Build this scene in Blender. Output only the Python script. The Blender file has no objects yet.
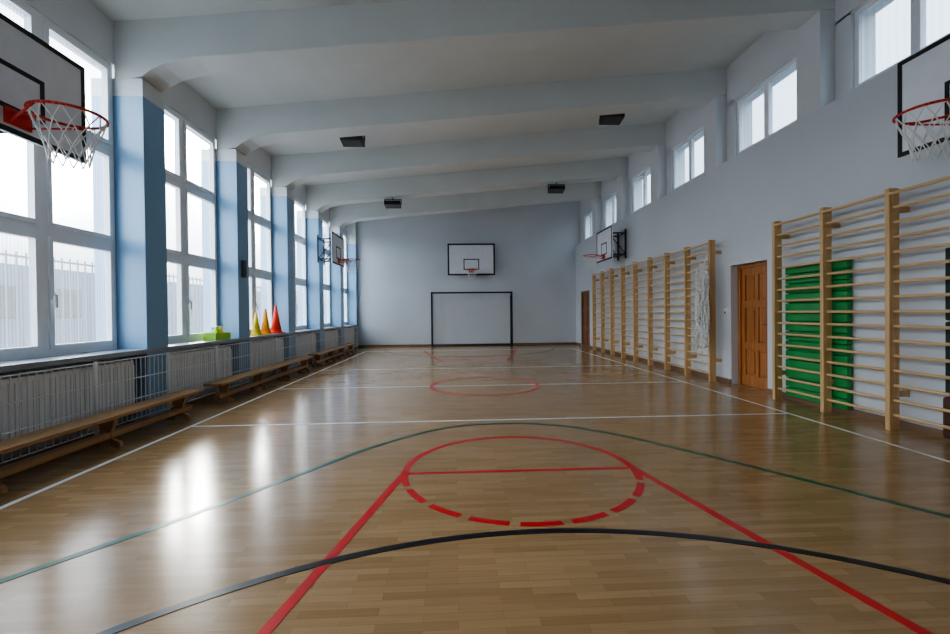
import bpy, bmesh, math, random
from mathutils import Matrix, Vector
random.seed(4)
D=bpy.data; S=bpy.context.scene
COL=S.collection
try:
    S.view_settings.view_transform='AgX'; S.view_settings.look='AgX - Medium High Contrast'
except Exception: pass

# ------------------------------------------------------------------ materials
def new_mat(name):
    m=D.materials.new(name); m.use_nodes=True
    nt=m.node_tree; b=nt.nodes['Principled BSDF']
    return m,nt,b
def plain(name,col,rough=.5,metal=0,noise=.06,scale=6,coat=0,bump=0,spec=.5):
    m,nt,b=new_mat(name)
    N=nt.nodes; L=nt.links
    tc=N.new('ShaderNodeTexCoord'); nz=N.new('ShaderNodeTexNoise'); nz.inputs['Scale'].default_value=scale
    nz.inputs['Detail'].default_value=5
    L.new(tc.outputs['Object'],nz.inputs['Vector'])
    r=N.new('ShaderNodeValToRGB')
    r.color_ramp.elements[0].position=.3; r.color_ramp.elements[1].position=.7
    r.color_ramp.elements[0].color=[max(0,c*(1-noise)) for c in col]+[1]
    r.color_ramp.elements[1].color=[min(1,c*(1+noise)) for c in col]+[1]
    L.new(nz.outputs['Fac'],r.inputs['Fac']); L.new(r.outputs['Color'],b.inputs['Base Color'])
    b.inputs['Roughness'].default_value=rough; b.inputs['Metallic'].default_value=metal
    b.inputs['Coat Weight'].default_value=coat
    b.inputs['Specular IOR Level'].default_value=spec
    if bump:
        bp=N.new('ShaderNodeBump'); bp.inputs['Strength'].default_value=bump; bp.inputs['Distance'].default_value=.01
        L.new(nz.outputs['Fac'],bp.inputs['Height']); L.new(bp.outputs['Normal'],b.inputs['Normal'])
    return m
def wood(name,c1,c2,rough=.4,axis='Y',sc=1.0):
    m,nt,b=new_mat(name); N=nt.nodes; L=nt.links
    tc=N.new('ShaderNodeTexCoord'); mp=N.new('ShaderNodeMapping')
    s={'X':(1.5,25,25),'Y':(25,1.5,25),'Z':(25,25,1.5)}[axis]
    mp.inputs['Scale'].default_value=[v*sc for v in s]
    nz=N.new('ShaderNodeTexNoise'); nz.inputs['Scale'].default_value=1; nz.inputs['Detail'].default_value=6
    nz.inputs['Distortion'].default_value=.6
    r=N.new('ShaderNodeValToRGB'); r.color_ramp.elements[0].position=.32; r.color_ramp.elements[1].position=.68
    r.color_ramp.elements[0].color=list(c1)+[1]; r.color_ramp.elements[1].color=list(c2)+[1]
    L.new(tc.outputs['Object'],mp.inputs['Vector']); L.new(mp.outputs['Vector'],nz.inputs['Vector'])
    L.new(nz.outputs['Fac'],r.inputs['Fac']); L.new(r.outputs['Color'],b.inputs['Base Color'])
    b.inputs['Roughness'].default_value=rough
    return m
def two_tone(name,low,high,zsplit,rlow=.38,rhigh=.8):
    m,nt,b=new_mat(name); N=nt.nodes; L=nt.links
    g=N.new('ShaderNodeNewGeometry'); sp=N.new('ShaderNodeSeparateXYZ'); L.new(g.outputs['Position'],sp.inputs[0])
    gt=N.new('ShaderNodeMath'); gt.operation='GREATER_THAN'; gt.inputs[1].default_value=zsplit
    L.new(sp.outputs['Z'],gt.inputs[0])
    nz=N.new('ShaderNodeTexNoise'); nz.inputs['Scale'].default_value=.9; nz.inputs['Detail'].default_value=6
    L.new(g.outputs['Position'],nz.inputs['Vector'])
    mx=N.new('ShaderNodeMix'); mx.data_type='RGBA'
    mx.inputs[6].default_value=list(low)+[1]; mx.inputs[7].default_value=list(high)+[1]
    L.new(gt.outputs[0],mx.inputs[0])
    mr=N.new('ShaderNodeMapRange'); mr.inputs['To Min'].default_value=.92; mr.inputs['To Max'].default_value=1.06
    L.new(nz.outputs['Fac'],mr.inputs['Value'])
    ml=N.new('ShaderNodeMix'); ml.data_type='RGBA'; ml.blend_type='MULTIPLY'; ml.inputs[0].default_value=1
    L.new(mx.outputs[2],ml.inputs[6]); L.new(mr.outputs[0],ml.inputs[7]); L.new(ml.outputs[2],b.inputs['Base Color'])
    rr=N.new('ShaderNodeMapRange'); rr.inputs['To Min'].default_value=rlow; rr.inputs['To Max'].default_value=rhigh
    L.new(gt.outputs[0],rr.inputs['Value']); L.new(rr.outputs[0],b.inputs['Roughness'])
    n2=N.new('ShaderNodeTexNoise'); n2.inputs['Scale'].default_value=5; n2.inputs['Detail'].default_value=4
    L.new(g.outputs['Position'],n2.inputs['Vector'])
    bp=N.new('ShaderNodeBump'); bp.inputs['Strength'].default_value=.2; bp.inputs['Distance'].default_value=.01
    L.new(n2.outputs['Fac'],bp.inputs['Height']); L.new(bp.outputs['Normal'],b.inputs['Normal'])
    return m

M={}
M['wall_r']=two_tone('paint_wall_light',(.65,.685,.725),(.70,.715,.73),3.9,.32)
M['wall_far']=two_tone('paint_wall_far',(.65,.69,.73),(.64,.66,.69),4.1,.26)
M['pil']=two_tone('paint_pilaster',(.25,.43,.63),(.70,.74,.76),3.95,.28)
M['ceil']=plain('ceiling_paint',(.68,.70,.685),.85,noise=.03,scale=1.5)
M['white']=plain('white_pvc',(.85,.87,.89),.35,noise=.02)
M['radw']=plain('radiator_enamel',(.93,.94,.95),.4,noise=.01)
M['sill']=plain('sill_paint',(.30,.33,.37),.35,noise=.08)
M['skirt']=plain('wall_below_sill',(.74,.77,.81),.6)
M['ground']=plain('concrete_paving',(.48,.48,.48),.9,scale=.5)
M['bldg']=plain('outdoor_render',(.14,.19,.25),.9,scale=.3)
M['rail']=plain('galvanised_steel',(.22,.24,.27),.5)
M['black']=plain('black_metal',(.012,.012,.014),.4)
M['dark']=plain('dark_grey_metal',(.05,.055,.06),.4)
M['boardw']=plain('backboard_white',(.80,.83,.88),.35,noise=.03)
M['red']=plain('red_painted_steel',(.62,.04,.02),.4)
M['net']=plain('net_cord',(.85,.85,.83),.8)
M['pine']=wood('pine_wood',(.56,.34,.15),(.72,.49,.25),.4,'Z')
M['rung']=wood('beech_rung',(.60,.40,.21),(.76,.54,.30),.4,'Y')
M['bench']=wood('bench_wood',(.34,.17,.065),(.50,.28,.12),.35,'Y')
M['door']=wood('door_orange_pine',(.33,.115,.032),(.50,.205,.06),.35,'Z')
M['doordark']=wood('door_dark',(.18,.075,.028),(.28,.12,.045),.4,'Z')
M['green']=plain('green_vinyl',(.03,.29,.07),.45,noise=.12,scale=3)
M['dgreen']=plain('dark_green_vinyl',(.008,.028,.02),.55)
M['brown']=plain('brown_leather',(.08,.03,.018),.5)
M['redc']=plain('cone_red',(.8,.05,.02),.45)
M['orangec']=plain('cone_orange',(.95,.38,.03),.45)
M['yellowc']=plain('cone_yellow',(.9,.7,.05),.45)
M['limec']=plain('lime_plastic',(.45,.75,.08),.45)
M['teal']=plain('teal_plastic',(.05,.35,.40),.45)
M['base']=plain('baseboard_brown',(.20,.12,.07),.5)
M['glassl']=plain('lamp_glass',(.10,.11,.12),.25)
def tape(name,c): return plain(name,c,.28,noise=.1,scale=9)
M['lw']=tape('line_white',(.80,.80,.76)); M['lr']=tape('line_red',(.62,.016,.018)); M['lg']=tape('line_green',(.003,.10,.05)); M['lb']=tape('line_black',(.006,.007,.012))

# floor parquet
m,nt,b=new_mat('parquet_floor'); N=nt.nodes; L=nt.links
g=N.new('ShaderNodeNewGeometry')
mp=N.new('ShaderNodeMapping'); L.new(g.outputs['Position'],mp.inputs['Vector'])
bk=N.new('ShaderNodeTexBrick'); L.new(mp.outputs['Vector'],bk.inputs['Vector'])
bk.inputs['Scale'].default_value=1; bk.inputs['Brick Width'].default_value=.34; bk.inputs['Row Height'].default_value=.05
bk.inputs['Mortar Size'].default_value=.0007; bk.inputs['Mortar Smooth'].default_value=.3; bk.offset=.43; bk.inputs['Bias'].default_value=0
bk.inputs['Color1'].default_value=(.34,.204,.093,1); bk.inputs['Color2'].default_value=(.45,.285,.14,1)
bk.inputs['Mortar'].default_value=(.25,.145,.065,1)
mp2=N.new('ShaderNodeMapping'); mp2.inputs['Scale'].default_value=(3,50,1); L.new(g.outputs['Position'],mp2.inputs['Vector'])
nz=N.new('ShaderNodeTexNoise'); nz.inputs['Scale'].default_value=1; nz.inputs['Detail'].default_value=6; L.new(mp2.outputs[0],nz.inputs['Vector'])
mr=N.new('ShaderNodeMapRange'); mr.inputs['To Min'].default_value=.82; mr.inputs['To Max'].default_value=1.16; L.new(nz.outputs['Fac'],mr.inputs['Value'])
ml=N.new('ShaderNodeMix'); ml.data_type='RGBA'; ml.blend_type='MULTIPLY'; ml.inputs[0].default_value=1
L.new(bk.outputs['Color'],ml.inputs[6]); L.new(mr.outputs[0],ml.inputs[7]); L.new(ml.outputs[2],b.inputs['Base Color'])
nb=N.new('ShaderNodeTexNoise'); nb.inputs['Scale'].default_value=1.3; nb.inputs['Detail'].default_value=8; L.new(g.outputs['Position'],nb.inputs['Vector'])
mr2=N.new('ShaderNodeMapRange'); mr2.inputs['To Min'].default_value=.13; mr2.inputs['To Max'].default_value=.24; L.new(nb.outputs['Fac'],mr2.inputs['Value'])
L.new(mr2.outputs[0],b.inputs['Roughness'])
bp=N.new('ShaderNodeBump'); bp.inputs['Strength'].default_value=.08; bp.inputs['Distance'].default_value=.004
nw=N.new('ShaderNodeTexNoise'); nw.inputs['Scale'].default_value=9; L.new(g.outputs['Position'],nw.inputs['Vector'])
L.new(nw.outputs['Fac'],bp.inputs['Height']); L.new(bp.outputs['Normal'],b.inputs['Normal'])
M['floor']=m

# ribbed translucent pane
def pane_mat(name,c1,c2,freq,trans):
    m=D.materials.new(name); m.use_nodes=True; nt=m.node_tree; N=nt.nodes; L=nt.links
    N.remove(N['Principled BSDF']); out=N['Material Output']
    g=N.new('ShaderNodeNewGeometry'); sp=N.new('ShaderNodeSeparateXYZ'); L.new(g.outputs['Position'],sp.inputs[0])
    mu=N.new('ShaderNodeMath'); mu.operation='MULTIPLY'; mu.inputs[1].default_value=freq; L.new(sp.outputs['Y'],mu.inputs[0])
    si=N.new('ShaderNodeMath'); si.operation='SINE'; L.new(mu.outputs[0],si.inputs[0])
    r=N.new('ShaderNodeMapRange'); r.inputs['From Min'].default_value=-1; L.new(si.outputs[0],r.inputs['Value'])
    mx=N.new('ShaderNodeMix'); mx.data_type='RGBA'; mx.inputs[6].default_value=list(c1)+[1]; mx.inputs[7].default_value=list(c2)+[1]
    L.new(r.outputs[0],mx.inputs[0])
    t=N.new('ShaderNodeBsdfTransparent'); L.new(mx.outputs[2],t.inputs['Color'])
    d=N.new('ShaderNodeBsdfTranslucent'); d.inputs['Color'].default_value=(.9,.93,.97,1)
    ms=N.new('ShaderNodeMixShader'); ms.inputs[0].default_value=trans
    L.new(t.outputs[0],ms.inputs[1]); L.new(d.outputs[0],ms.inputs[2])
    gl=N.new('ShaderNodeBsdfGlossy'); gl.inputs['Roughness'].default_value=.1
    m2=N.new('ShaderNodeMixShader'); m2.inputs[0].default_value=.04
    L.new(ms.outputs[0],m2.inputs[1]); L.new(gl.outputs[0],m2.inputs[2]); L.new(m2.outputs[0],out.inputs['Surface'])
    return m
M['pane']=pane_mat('ribbed_glass',(.70,.76,.82),(.94,.96,.98),2*math.pi/.035,.08)
M['pane_r']=pane_mat('ribbed_glass_clerestory',(.86,.91,.96),(.92,.96,.99),2*math.pi/.09,.10)

# ------------------------------------------------------------------ mesh builder
class MB:
    def __init__(s): s.v=[]; s.f=[]; s.mi=[]; s.mats=[]; s.sm=[]
    def _m(s,k):
        if k not in s.mats: s.mats.append(k)
        return s.mats.index(k)
    def box(s,x0,x1,y0,y1,z0,z1,k):
        n=len(s.v); i=s._m(k)
        s.v+=[(x,y,z) for z in (z0,z1) for y in (y0,y1) for x in (x0,x1)]
        for q in ((0,2,3,1),(4,5,7,6),(0,1,5,4),(2,6,7,3),(0,4,6,2),(1,3,7,5)):
            s.f.append([n+a for a in q]); s.mi.append(i); s.sm.append(False)
    def tube(s,p0,p1,r,k,seg=8,r1=None,cap=True):
        r1=r if r1 is None else r1
        p0=Vector(p0); p1=Vector(p1); d=(p1-p0).normalized()
        u=d.orthogonal().normalized(); w=d.cross(u); n=len(s.v); i=s._m(k)
        for p,rr in ((p0,r),(p1,r1)):
            for j in range(seg):
                a=2*math.pi*j/seg; s.v.append(tuple(p+(u*math.cos(a)+w*math.sin(a))*rr))
        for j in range(seg):
            j2=(j+1)%seg; s.f.append([n+j,n+j2,n+seg+j2,n+seg+j]); s.mi.append(i); s.sm.append(True)
        if cap:
            s.f.append([n+j for j in range(seg)][::-1]); s.mi.append(i); s.sm.append(False)
            s.f.append([n+seg+j for j in range(seg)]); s.mi.append(i); s.sm.append(False)
    def path(s,pts,r,k,seg=6):
        for a,b in zip(pts[:-1],pts[1:]): s.tube(a,b,r,k,seg)
    def prism(s,poly,axis,a0,a1,k):
        n=len(s.v); i=s._m(k); c=len(poly)
        for a in (a0,a1):
            for (p,q) in poly:
                s.v.append({'Y':(p,a,q),'X':(a,p,q),'Z':(p,q,a)}[axis])
        s.f.append([n+j for j in range(c)]); s.f.append([n+c+j for j in range(c)][::-1]); s.mi+=[i,i]; s.sm+=[False,False]
        for j in range(c):
            j2=(j+1)%c; s.f.append([n+j2,n+j,n+c+j,n+c+j2]); s.mi.append(i); s.sm.append(False)
    def ribbon(s,pts,w,z0,z1,k,closed=False):
        n=len(s.v); i=s._m(k); P=[Vector((p[0],p[1])) for p in pts]; c=len(P)
        for j,p in enumerate(P):
            a=P[(j-1)%c] if (j>0 or closed) else p; b=P[(j+1)%c] if (j<c-1 or closed) else p
            t=(b-a).normalized(); nn=Vector((-t.y,t.x))*w/2
            for z in (z0,z1):
                s.v.append((p.x+nn.x,p.y+nn.y,z)); s.v.append((p.x-nn.x,p.y-nn.y,z))
        rng=range(c if closed else c-1)
        for j in rng:
            a=n+4*j; b=n+4*((j+1)%c)
            for q in ((a+2,b+2,b+3,a+3),(a+1,b+1,b,a),(a,b,b+2,a+2),(a+3,b+3,b+1,a+1)):
                s.f.append(list(q)); s.mi.append(i); s.sm.append(False)
    def obj(s,name,parent=None,bevel=0,loc=(0,0,0)):
        me=D.meshes.new(name); me.from_pydata(s.v,[],s.f)
        for k in s.mats: me.materials.append(M[k])
        for p,mi,sm in zip(me.polygons,s.mi,s.sm): p.material_index=mi; p.use_smooth=sm
        bm=bmesh.new(); bm.from_mesh(me); bmesh.ops.recalc_face_normals(bm,faces=bm.faces); bm.to_mesh(me); bm.free()
        o=D.objects.new(name,me); COL.objects.link(o); o.location=loc
        if parent: o.parent=parent
        if bevel:
            bv=o.modifiers.new('bevel','BEVEL'); bv.width=bevel; bv.segments=2; bv.limit_method='ANGLE'
        return o
def empty(name,loc=(0,0,0)):
    e=D.objects.new(name,None); COL.objects.link(e); e.location=loc; e.empty_display_size=.1; return e

# ------------------------------------------------------------------ dimensions
XP=-3.75; XW=-4.08; XR=4.78; XRW=4.98
Y0=-2.2; YF=17.0; PC=5.67; PITCH=2.26; PW=.40
pil=[PC+PITCH*k for k in range(-3,5)]
def zb(x): return 4.37+(x+3.75)*(.80/8.53)
def zc(x): return zb(x)+.5

# floor
b=MB(); b.box(-4.5,5.3,Y0-.2,YF+.2,-.15,0,'floor'); b.obj('floor')
# ceiling slab (sloping)
b=MB(); b.prism([(-4.5,zc(-4.5)),(5.3,zc(5.3)),(5.3,zc(5.3)+.2),(-4.5,zc(-4.5)+.2)],'Y',Y0-.2,YF+.2,'ceil'); b.obj('ceiling')
# beams
for y in pil:
    b=MB(); e=.01
    haun=[(XW,4.12),(XP,4.19),(XP+.10,4.27),(XP+.24,4.34),(XP+.42,4.39),(XP+.62,zb(XP+.62))]
    poly=haun+[(XRW,zb(XRW)),(XRW,zc(XRW)+e),(XW,zc(XW)+e)]
    b.prism(poly,'Y',y-PW/2,y+PW/2,'ceil'); b.obj('ceiling_beam',bevel=.008)
# far & back walls
b=MB(); b.box(-4.5,5.3,YF,YF+.2,0,6.2,'wall_far'); b.obj('wall_far')
b=MB(); b.box(-4.5,5.3,Y0-.2,Y0,0,6.2,'wall_far'); b.obj('wall_back')
# left wall: parapet, lintel, pilasters
b=MB()
b.box(-4.35,XW,Y0,YF,0,.88,'skirt'); b.box(-4.35,XW,Y0,YF,4.32,4.95,'wall_r')
for y in pil: b.box(-4.35,XP,y-PW/2+.002,y+PW/2-.002,0,4.16,'pil')
b.box(-4.35,XP,16.78,YF,0,5.0,'pil')
b.obj('wall_left')
# ledge
b=MB(); b.box(XW,XP+.03,Y0,YF,.83,.885,'sill'); b.obj('window_sill',bevel=.006)
# right wall
b=MB()
for (a,c) in ((Y0,6.45),(7.33,15.25),(16.35,YF)): b.box(XR,5.3,a,c,0,3.9,'wall_r')
for (a,c) in ((6.45,7.33),(15.25,16.35)):
    b.box(XR,5.3,a,c,2.05,3.9,'wall_r'); b.box(5.05,5.3,a,c,0,2.05,'wall_r')
b.box(XRW+.02,5.3,Y0,YF,3.9,4.0,'wall_r'); b.box(XRW,5.3,Y0,YF,4.97,6.0,'wall_r')
RW=.72
rc=[PC-PITCH/2+PITCH*k for k in range(-2,6)]
segs=[]; prev=Y0
for y in rc:
    a,c=y-RW-.02,y+RW-.02
    if c>YF: c=YF-.2
    segs.append((prev,a)); prev=c
segs.append((prev,YF))
for a,c in segs:
    if c>a: b.box(XRW,5.3,a,c,3.9,5.0,'wall_r')
for y in pil: b.box(XR,XRW+.01,y-PW/2+.004,y+PW/2-.004,3.9,zb(XR)+.005,'wall_r')
b.obj('wall_right')
# right windows
def handle(b,x,y,z,s=1):
    b.box(x,x+.015*s,y-.014,y+.014,z-.04,z+.04,'white'); b.tube((x+.012*s,y,z),(x+.04*s,y,z),.008,'white'); b.box(x+.032*s,x+.045*s,y-.01,y+.01,z-.12,z+.01,'white')
wn=1
for y in rc:
    a,c=y-RW-.02,y+RW-.02
    b=MB(); x0,x1=XRW+.04,XRW+.11; z0,z1=4.0,4.97; t=.06
    if c>YF: continue
    b.box(x0,x1,a,a+t,z0,z1,'white'); b.box(x0,x1,c-t,c,z0,z1,'white')
    b.box(x0,x1,a+t,c-t,z0,z0+t,'white'); b.box(x0,x1,a+t,c-t,z1-t,z1,'white')
    mid=(a+c)/2; b.box(x0,x1,mid-.05,mid+.05,z0+t,z1-t,'white')
    b.box(x0+.03,x0+.035,a+t,c-t,z0+t,z1-t,'pane_r')
    b.obj('window_%d'%wn); wn+=1
# left windows
lw=[]
bays=[(Y0+.0,pil[0]-PW/2)]+[(pil[i]+PW/2,pil[i+1]-PW/2) for i in range(len(pil)-1)]+[(pil[-1]+PW/2,16.78)]
for (a,c) in bays:
    b=MB(); X=XW-.10; x1=XW-.02; z0,z1=.885,4.32; t=.055
    rows=[z0,2.15,3.28,z1]; mid=(a+c)/2
    b.box(X,x1,a,a+t,z0,z1,'white'); b.box(X,x1,c-t,c,z0,z1,'white'); b.box(X,x1,mid-.05,mid+.05,z0,z1,'white')
    for z,h0,h1 in ((z0,0,.07),(2.15,-.05,.05),(3.28,-.05,.05),(z1,-.06,0)): 
        b.box(X+.003,x1-.003,a+t,c-t,z+h0,z+h1,'white')
    for (p,q) in ((a+t,mid-.05),(mid+.05,c-t)):
        for k in range(3):
            s0=rows[k]+(.07 if k==0 else .05); s1=rows[k+1]-(.06 if k==2 else .05); w=.045
            xa,xb=X+.03,x1+.018
            b.box(xa,xb,p,p+w,s0,s1,'white'); b.box(xa,xb,q-w,q,s0,s1,'white')
            b.box(xa,xb,p+w,q-w,s0,s0+w,'white'); b.box(xa,xb,p+w,q-w,s1-w,s1,'white')
            b.box(X+.04,X+.045,p+w,q-w,s0+w,s1-w,'pane')
    handle(b,x1+.018,mid+.075,1.5); handle(b,x1+.018,a+t+.022,1.5)
    b.obj('window_%d'%wn); wn+=1
    lw.append((a,c))
# outside
b=MB()
y=Y0
while y<YF:
    b.tube((-4.75,y,.2),(-4.75,y,2.0),.009,'rail',5,cap=False); y+=.11
for z in (.9,1.95): b.tube((-4.75,Y0,z),(-4.75,YF,z),.014,'rail')
b.obj('outdoor_railing')
b=MB(); b.box(-60,-4.4,-60,80,-.6,-.5,'ground'); b.obj('outdoor_ground')
b=MB(); b.box(-34,-24,-8,78,-.5,4.2,'bldg')
for i in range(20): b.box(-24,-23.9,-5+i*4,-3+i*4,1.2,3.0,'dark')
b.obj('outdoor_building')

# baseboards
b=MB(); b.box(XP,XR,YF-.02,YF,0,.08,'base'); b.obj('baseboard_far')
b=MB()
for (a,c) in ((Y0,6.45),(7.33,15.25),(16.35,YF-.02)): b.box(XR-.02,XR,a,c,0,.08,'base')
b.obj('baseboard_right')

# doors
def door(name,y0,y1,mat,xo):
    b=MB(); x=xo; z1=2.05
    b.box(x,x+.10,y0,y0+.06,0,z1,mat); b.box(x,x+.10,y1-.06,y1,0,z1,mat); b.box(x,x+.10,y0+.06,y1-.06,z1-.06,z1,mat)
    a,c=y0+.06,y1-.06; lx=x+.03
    st=.09; b.box(lx,lx+.04,a,a+st,.005,z1-.06,mat); b.box(lx,lx+.04,c-st,c,.005,z1-.06,mat)
    m=(a+c)/2; b.box(lx,lx+.04,m-.04,m+.04,.005,z1-.06,mat)
    for z,h in ((.005,.18),(.62,.12),(1.32,.12),(1.87,.12)): b.box(lx+.001,lx+.039,a+st,c-st,z,z+h,mat)
    b.box(lx+.022,lx+.03,a+st,c-st,.1,z1-.1,mat)
    for (p,q) in ((a+st,m-.04),(m+.04,c-st)):
        for (u,v) in ((.185,.62),(.74,1.32),(1.44,1.87)): b.box(lx+.010,lx+.023,p+.03,q-.03,u+.04,v-.04,mat)
    b.box(lx-.008,lx,a+.025,a+.06,.93,1.13,'dark'); b.tube((lx,a+.042,1.05),(lx-.05,a+.042,1.05),.009,'dark'); b.tube((lx-.05,a+.042,1.05),(lx-.05,a+.15,1.05),.009,'dark')
    b.obj(name,bevel=.004)
door('door_1',6.47,7.33,'door',XR+.12)
door('door_2',15.25,16.35,'doordark',XR+.03)

# ------------------------------------------------------------------ court markings
def arc(cx,cy,r,a0,a1,n=64): return [(cx+r*math.cos(math.radians(a0+(a1-a0)*i/n)),cy+r*math.sin(math.radians(a0+(a1-a0)*i/n))) for i in range(n+1)]
CX=.51; YM=7.65
def mir(pts,f): return [(2*CX-p[0],2*YM-p[1]) for p in pts] if f else pts
b=MB(); W=.045
xl,xr=-3.07,4.1
for pts in ([(xl,.3),(xl,15.0)],[(xr,.3),(xr,15.0)],[(xl,.3),(xr,.3)],[(xl,15.0),(xr,15.0)],[(xl,5.17),(xr,5.17)],[(xl,YM),(xr,YM)],[(xl,10.13),(xr,10.13)]):
    b.ribbon(pts,W,.0003,.0012,'lw')
for f in (0,1):
    cy=3.52; R=.925
    b.ribbon(mir(arc(CX,cy,R,0,180),f),.055 if not f else .035,.0003,.0020,'lr')
    n=9
    for i in range(n):
        s=180/n; b.ribbon(mir(arc(CX,cy,R,180+s*i+(2 if i else 0),180+s*(i+1)-(2 if i<n-1 else 0),10),f),.055 if not f else .035,.0003,.0020,'lr')
    b.ribbon(mir([(CX-.93,3.49),(CX+.93,3.49)],f),.045,.0003,.0018,'lr')
    b.ribbon(mir([(CX-.93,3.50),(CX-1.6,.3)],f),.055,.0003,.0022,'lr')
    b.ribbon(mir([(CX+.93,3.50),(CX+1.6,.3)],f),.055,.0003,.0022,'lr')
b.ribbon(arc(CX,YM,.93,0,360,96)[:-1],.05,.0003,.0020,'lr',closed=True)
def crom(P,n=12):
    P=[Vector(p) for p in P]; P=[2*P[0]-P[1]]+P+[2*P[-1]-P[-2]]; o=[]
    for i in range(1,len(P)-2):
        for j in range(n):
            t=j/n; p0,p1,p2,p3=P[i-1:i+3]
            o.append(.5*((2*p1)+(p2-p0)*t+(2*p0-5*p1+4*p2-p3)*t*t+(3*p1-p0-3*p2+p3)*t**3))
    o.append(P[-2]); return [(p.x,p.y) for p in o]
gp=[(-3.05,1.15),(-2.16,2.28),(-1.74,2.82),(-1.17,3.67),(-.85,4.15),(-.467,4.58),(-.12,4.85),(.25,4.98),(.75,4.98),(1.17,4.84),(1.55,4.55),(1.87,4.19),(2.42,3.42),(3.08,2.42),(4.0,1.1)]
b.ribbon(crom(gp),.05,.0003,.0024,'lg'); b.ribbon(mir(crom(gp),1),.04,.0003,.0024,'lg')
bl=arc(.50,-.49,3.0,12,168,96)
b.ribbon(bl,.05,.0003,.0030,'lb'); b.ribbon(mir(bl,1),.05,.0003,.0030,'lb'); b.obj('court_floor_markings')

# ------------------------------------------------------------------ basketball hoops
def hoop(origin,ang,bw,bh,arm,ringdz,ringr=.225,border=.05,inner=(.5,.38)):
    e=empty('basketball_hoop',origin); e.rotation_euler[2]=ang
    b=MB(); t=.03
    b.box(-t,0,-bw/2,bw/2,-bh/2,bh/2,'boardw')
    f=.004; w=border
    b.box(0,f,-bw/2,bw/2,bh/2-w,bh/2,'black'); b.box(0,f,-bw/2,bw/2,-bh/2,-bh/2+w,'black')
    b.box(0,f,-bw/2,-bw/2+w,-bh/2+w,bh/2-w,'black'); b.box(0,f,bw/2-w,bw/2,-bh/2+w,bh/2-w,'black')
    iw,ih=inner; zi=ringdz+.02; w=.035
    b.box(0,f,-iw/2,iw/2,zi,zi+w,'black'); b.box(0,f,-iw/2,iw/2,zi+ih-w,zi+ih,'black')
    b.box(0,f,-iw/2,-iw/2+w,zi+w,zi+ih-w,'black'); b.box(0,f,iw/2-w,iw/2,zi+w,zi+ih-w,'black')
    b.obj('backboard',e)
    b=MB(); rc=.15+ringr; N=40
    ring=[(rc+ringr*math.cos(2*math.pi*i/N),ringr*math.sin(2*math.pi*i/N),ringdz) for i in range(N+1)]
    b.path(ring,.011,'red',8)
    b.box(f,.02,-.10,.10,ringdz-.09,ringdz+.03,'red'); b.box(.02,.17,-.06,.06,ringdz-.012,ringdz+.004,'red')
    b.tube((.02,-.07,ringdz-.07),(rc-.05,-ringr*.98,ringdz-.01),.008,'red'); b.tube((.02,.07,ringdz-.07),(rc-.05,ringr*.98,ringdz-.01),.008,'red')
    b.obj('rim',e)
    b=MB(); n=12; lev=[(0,ringr),(-.09,ringr*.86),(-.18,ringr*.70),(-.27,ringr*.58),(-.36,ringr*.52)]
    for i in range(n):
        for k in range(4):
            for sgn in (1,-1):
                o=(k%2)*.5
                a0=2*math.pi*(i+o)/n; a1=2*math.pi*(i+o+.5*sgn)/n
                z0,r0=lev[k]; z1,r1=lev[k+1]
                b.tube((rc+r0*math.cos(a0),r0*math.sin(a0),ringdz+z0),(rc+r1*math.cos(a1),r1*math.sin(a1),ringdz+z1),.0045,'net',4,cap=False)
    b.obj('net',e)
    b=MB()
    for yy in (-.28,.28):
        for zz in (-bh*.33,bh*.33): b.tube((-t,yy,zz),(-arm,yy,zz),.018,'black')
        b.box(-arm,-arm+.02,yy-.04,yy+.04,-bh*.45,bh*.45,'black')
        b.tube((-t,yy,bh*.33),(-arm,yy,-bh*.33),.012,'black')
        b.tube((-t-.03,yy,-bh*.45),(-t-.03,yy,bh*.45),.016,'black')
    for zz in (-bh*.33,bh*.33): b.tube((-arm+.03,-.3,zz),(-arm+.03,.3,zz),.014,'black')
    b.tube((-t,-.28,-bh*.33),(-arm,.28,-bh*.33),.010,'black')
    b.obj('bracket',e)
    return e
hoop((-3.25,3.41,3.06),0,1.22,.84,.49,-.27,inner=(.45,.34),border=.04)
hoop((-3.25,12.39,3.08),0,1.25,.84,.49,-.27,inner=(.45,.34),border=.045)
hoop((4.25,3.36,3.17),math.pi,1.25,.90,.52,-.30,inner=(.45,.34),border=.04)
hoop((4.25,12.2,3.17),math.pi,1.25,.90,.52,-.30,inner=(.45,.34),border=.045)
hoop((.65,16.72,3.34),-math.pi/2,1.82,1.22,.27,-.42,inner=(.60,.42),border=.06)

# ------------------------------------------------------------------ football goal
b=MB(); w=.06; ga,gc=-.88,2.18; yg=16.60
for x in (ga,gc): b.box(x-w/2,x+w/2,yg,yg+w,.002,2.03,'black')
b.box(ga-w/2,gc+w/2,yg,yg+w,2.03,2.03+w,'black')
for x in (ga,gc):
    b.tube((x,yg+w,2.05),(x,YF-.04,1.95),.02,'black'); b.tube((x,yg+w,.03),(x,YF-.04,.03),.02,'black'); b.tube((x,YF-.04,.01),(x,YF-.04,1.96),.02,'black')
b.tube((ga,YF-.04,.03),(gc,YF-.04,.03),.02,'black')
b.obj('football_goal')

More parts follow.
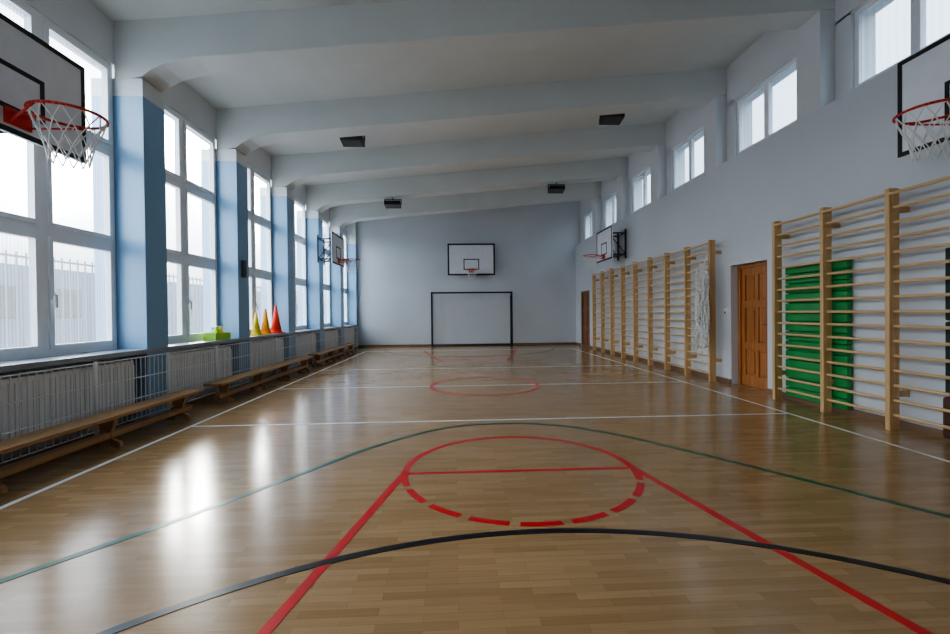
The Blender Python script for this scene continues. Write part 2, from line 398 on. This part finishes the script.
# ------------------------------------------------------------------ wall bars
def wall_bars(ys,H=2.54):
    b=MB(); x0,x1=4.55,4.66
    for y in ys:
        b.box(x0,x1,y-.024,y+.024,.0,H,'pine')
        for z in (.35,H-.25): b.box(x1,XR,y-.018,y+.018,z,z+.06,'pine')
    for a,c in zip(ys[:-1],ys[1:]):
        lo,hi=min(a,c),max(a,c)
        n=15
        for i in range(n):
            z=.16+i*(H-.16-.20)/(n-1)
            b.tube((x0+.055,lo+.015,z),(x0+.055,hi-.015,z),.0165,'rung',8,cap=False)
        b.tube((x0+.005,lo+.015,H-.06),(x0+.005,hi-.015,H-.06),.019,'rung',8,cap=False)
    return b.obj('wall_bars')
wall_bars([6.02-.82*i for i in range(7)])
wall_bars([7.6+.825*i for i in range(9)])
def mat_obj(name,y0,y1,z0,z1,k,panels):
    b=MB(); h=(z1-z0)/panels
    for i in range(panels):
        za=z0+i*h+.006; zb_=z0+(i+1)*h-.006
        b.prism([(y0,za),(y1,za),(y1,zb_),(y0,zb_)],'X',4.69,4.76,k)
    b.box(4.735,4.765,y0+.01,y1-.01,z0,z1,k)
    return b.obj(name,bevel=.012)
mat_obj('gymnastics_mat',5.0,5.98,.06,1.90,'green',14)
mat_obj('gymnastics_mat',3.0,3.96,.45,1.86,'dgreen',2)
b=MB(); b.box(4.69,4.765,3.05,3.99,.02,.43,'brown'); b.obj('leather_pad',bevel=.03)

# bundled rope net hanging on bars
b=MB()
for i in range(52):
    y=7.62+random.uniform(-.14,.14); x=4.46+random.uniform(-.05,.03)
    pts=[]; ph=random.random()*6; a=random.uniform(.01,.04); zb0=random.uniform(.45,.95); zt=random.uniform(1.75,2.15)
    for j in range(15):
        t=j/14; z=zt+(zb0-zt)*t
        pts.append((x+a*math.sin(ph+5*t)-.02*t,y+a*1.6*math.cos(ph+7*t)*(0.4+t),z))
    b.path(pts,.0068,'net',5)
for z in (1.1,1.6,2.1):
    b.path([(4.47+.05*math.cos(q*math.pi/6),7.62+.10*math.sin(q*math.pi/6),z) for q in range(13)],.008,'net',5)
b.tube((4.47,7.62,2.1),(4.53,7.61,2.3),.008,'net')
b.obj('bundled_sports_net')
b=MB(); b.box(XR-.03,XR,7.42,7.48,1.2,1.32,'white'); b.box(XR-.035,XR-.03,7.435,7.465,1.22,1.26,'dark'); b.obj('light_switch')

# ------------------------------------------------------------------ radiators + guard
for (a,c) in lw:
    if c-a<1: continue
    b=MB()
    b.box(-4.00,-3.97,a+.1,c-.1,.16,.74,'radw')
    b.box(-3.87,-3.84,a+.1,c-.1,.16,.74,'radw'); b.box(-4.00,-3.84,a+.1,c-.1,.74,.755,'radw')
    yy=a+.13
    while yy<c-.13: b.box(-3.84,-3.828,yy,yy+.03,.19,.71,'radw'); yy+=.055
    b.tube((-3.92,a+.1,.20),(-3.92,a-.0,.20),.012,'radw'); b.tube((-3.92,c-.1,.20),(-3.92,c+.0,.20),.012,'radw')
    for y in (a+.4,c-.4): b.box(XW+.004,-4.00,y-.02,y+.02,.3,.6,'radw')
    b.obj('radiator')
b=MB(); xg=-3.69
y=Y0+.05
while y<16.8:
    b.tube((xg,y,.10),(xg,y,.80),.0045,'radw',4,cap=False); y+=.075
for z in (.10,.33,.57,.80): b.tube((xg-.006,Y0+.05,z),(xg-.006,16.8,z),.007,'radw',5)
y=Y0+.05
while y<16.9:
    b.tube((xg+.0,y,0),(xg,y,.82),.018,'radw',8); y+=PITCH/2
b.obj('radiator_guard')

# ------------------------------------------------------------------ benches
def bench(y0,y1):
    b=MB(); xa,xb=-3.56,-3.30; xm=(xa+xb)/2
    b.box(xa,xb,y0,y1,.285,.32,'bench')
    b.box(xm-.045,xm+.045,y0+.1,y1-.1,.085,.145,'bench')
    for i in range(4):
        y=y0+.3+(y1-y0-.6)*i/3
        b.prism([(xm-.14,.0),(xm-.07,.0),(xm-.05,.04),(xm+.05,.04),(xm+.07,.0),(xm+.14,.0),(xm+.13,.05),(xm+.05,.085),(xm+.05,.145),(xm+.09,.285),(xm-.09,.285),(xm-.05,.145),(xm-.05,.085),(xm-.13,.05)],'Y',y-.022,y+.022,'bench')
    b.obj('gym_bench',bevel=.004)
bench(1.9,5.85); bench(6.3,10.3); bench(10.7,14.7)

# ------------------------------------------------------------------ objects on the ledge
def cone(x,y,h,r,k):
    b=MB(); z=.887; s=r*1.15
    b.prism([(x-s,y-s+.03),(x-s+.03,y-s),(x+s-.03,y-s),(x+s,y-s+.03),(x+s,y+s-.03),(x+s-.03,y+s),(x-s+.03,y+s),(x-s,y+s-.03)],'Z',z,z+.02,k)
    b.tube((x,y,z+.02),(x,y,z+.05),r,k,24,r1=r*.92); b.tube((x,y,z+.05),(x,y,z+h),r*.88,k,24,r1=r*.16)
    for i in range(3): b.tube((x,y,z+.05+.035*i),(x,y,z+.06+.035*i),r*(.95-.08*i),k,24,r1=r*(.90-.08*i))
    b.obj('training_cone')
cone(-3.88,9.62,.60,.125,'redc'); cone(-3.90,9.15,.52,.105,'orangec'); cone(-3.90,8.72,.45,.095,'yellowc'); 
b=MB(); 
b.prism([(-3.98,7.08),(-3.80,7.08),(-3.80,7.52),(-3.98,7.52)],'Z',.887,.90,'limec')
for (x0,x1,y0,y1) in ((-3.99,-3.98,7.07,7.53),(-3.80,-3.79,7.07,7.53),(-3.98,-3.80,7.07,7.08),(-3.98,-3.80,7.52,7.53)): b.box(x0,x1,y0,y1,.887,1.0,'limec')
for i in range(9):
    x=random.uniform(-3.94,-3.84); y=random.uniform(7.14,7.46); k=random.choice(['teal','yellowc','orangec','limec'])
    b.tube((x,y,.90),(x+random.uniform(-.03,.03),y+random.uniform(-.05,.05),1.06+random.uniform(0,.04)),.028,k,10)
b.obj('equipment_tray')
b=MB(); b.box(XP,XP+.05,7.84,7.94,1.95,2.25,'dark'); b.box(XP+.05,XP+.055,7.855,7.925,1.98,2.1,'black'); b.obj('wall_thermostat_box',bevel=.008)

# ------------------------------------------------------------------ ceiling floodlights
def flood(x,y,z,zt,s=1.0):
    b=MB()
    # housing tilted slightly: lower lip toward the room, finned back
    b.prism([(y-.16,z-.02),(y+.14,z-.07),(y+.13,z+.05),(y-.13,z+.09)],'X',x-.22*s,x+.22*s,'black')
    b.prism([(y-.12,z-.032),(y+.10,z-.070),(y+.10,z-.064),(y-.12,z-.026)],'X',x-.17*s,x+.17*s,'glassl')
    for i in range(7): b.box(x-.19*s+i*.06,x-.18*s+i*.06,y-.10,y+.10,z+.05,z+.11,'black')
    b.box(x-.245*s,x-.225*s,y-.02,y+.02,z,z+.14,'black'); b.box(x+.225*s,x+.245*s,y-.02,y+.02,z,z+.14,'black'); b.box(x-.245*s,x+.245*s,y-.02,y+.02,z+.14,z+.155,'black')
    b.tube((x,y,z+.15),(x,y,zt),.015,'black')
    b.obj('ceiling_floodlight',bevel=.004)
flood(-2.02,8.9,zc(-2.02)-.26,zc(-2.02)); flood(3.28,8.9,zc(3.28)-.26,zc(3.28))
flood(-1.72,12.42,zb(-1.72)-.20,zb(-1.72)); flood(2.95,12.42,zb(2.95)-.20,zb(2.95))
b=MB(); x=2.95;z=zc(x); b.tube((x,8.7,z),(x,8.7,z-.05),.07,'radw',16); b.obj('smoke_detector')

# ------------------------------------------------------------------ world
w=D.worlds.new('sky'); S.world=w; w.use_nodes=True; nt=w.node_tree; N=nt.nodes; L=nt.links
bg=N['Background']; tc=N.new('ShaderNodeTexCoord'); sp=N.new('ShaderNodeSeparateXYZ'); L.new(tc.outputs['Generated'],sp.inputs[0])
r=N.new('ShaderNodeValToRGB'); mr=N.new('ShaderNodeMapRange'); mr.inputs['From Min'].default_value=-.3; mr.inputs['From Max'].default_value=.7
L.new(sp.outputs['Z'],mr.inputs['Value']); L.new(mr.outputs[0],r.inputs['Fac'])
cr=r.color_ramp; cr.elements[0].color=(.2,.25,.3,1); cr.elements[0].position=.15
cr.elements[1].color=(3.2,3.7,4.3,1); cr.elements[1].position=1
e=cr.elements.new(.32); e.color=(.9,1.05,1.2,1)
e=cr.elements.new(.60); e.color=(2.6,2.9,3.2,1)
nm=N.new('ShaderNodeVectorMath'); nm.operation='NORMALIZE'; L.new(tc.outputs['Generated'],nm.inputs[0])
def lobe(azd,eld,power,col,prev):
    az=math.radians(azd); el=math.radians(eld)
    sd=(math.sin(az)*math.cos(el),math.cos(az)*math.cos(el),math.sin(el))
    dt=N.new('ShaderNodeVectorMath'); dt.operation='DOT_PRODUCT'; dt.inputs[1].default_value=sd; L.new(nm.outputs[0],dt.inputs[0])
    mx0=N.new('ShaderNodeMath'); mx0.operation='MAXIMUM'; mx0.inputs[1].default_value=0; L.new(dt.outputs['Value'],mx0.inputs[0])
    pw=N.new('ShaderNodeMath'); pw.operation='POWER'; pw.inputs[1].default_value=power; L.new(mx0.outputs[0],pw.inputs[0])
    sc=N.new('ShaderNodeVectorMath'); sc.operation='SCALE'; sc.inputs[0].default_value=col; L.new(pw.outputs[0],sc.inputs['Scale'])
    ad=N.new('ShaderNodeVectorMath'); ad.operation='ADD'; L.new(prev,ad.inputs[0]); L.new(sc.outputs[0],ad.inputs[1])
    return ad.outputs[0]
o=lobe(-30,20,700,(340,305,255),r.outputs['Color'])      # hazy low sun
o=lobe(-30,18,40,(9,8.5,7.7),o)
o=lobe(-43,15,300,(30,28.5,26),o)
o=lobe(-23.5,15,500,(150,136,116),o)
o=lobe(-112,22,3,(11.8,11.4,10.9),o)                      # broad sky glow added out of view to brighten the interior
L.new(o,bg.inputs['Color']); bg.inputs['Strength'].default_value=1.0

def portal(x,y,z,sy,sz,d):
    l=D.lights.new('sky_portal','AREA'); l.shape='RECTANGLE'; l.size=sz; l.size_y=sy; l.cycles.is_portal=True
    o=D.objects.new('sky_portal',l); COL.objects.link(o); o.location=(x,y,z)
    o.rotation_euler=(0,-math.pi/2 if d>0 else math.pi/2,0)
for a,c in lw: portal(-4.30,(a+c)/2,2.6,c-a,3.43,1)
for y in rc:
    if y+RW<YF: portal(5.2,y-.02,4.48,2*RW,.97,-1)

# ------------------------------------------------------------------ camera
R=Matrix.Rotation(math.radians(-2.63),3,'Z')@Matrix.Rotation(math.radians(90-.53),3,'X')@Matrix.Rotation(math.radians(-.6),3,'Z')
cd=D.cameras.new('camera'); cd.lens=435/950*36; cd.sensor_width=36; cd.clip_start=.05
co=D.objects.new('camera',cd); COL.objects.link(co); co.matrix_world=Matrix.Translation((0,0,1.28))@R.to_4x4()
S.camera=co
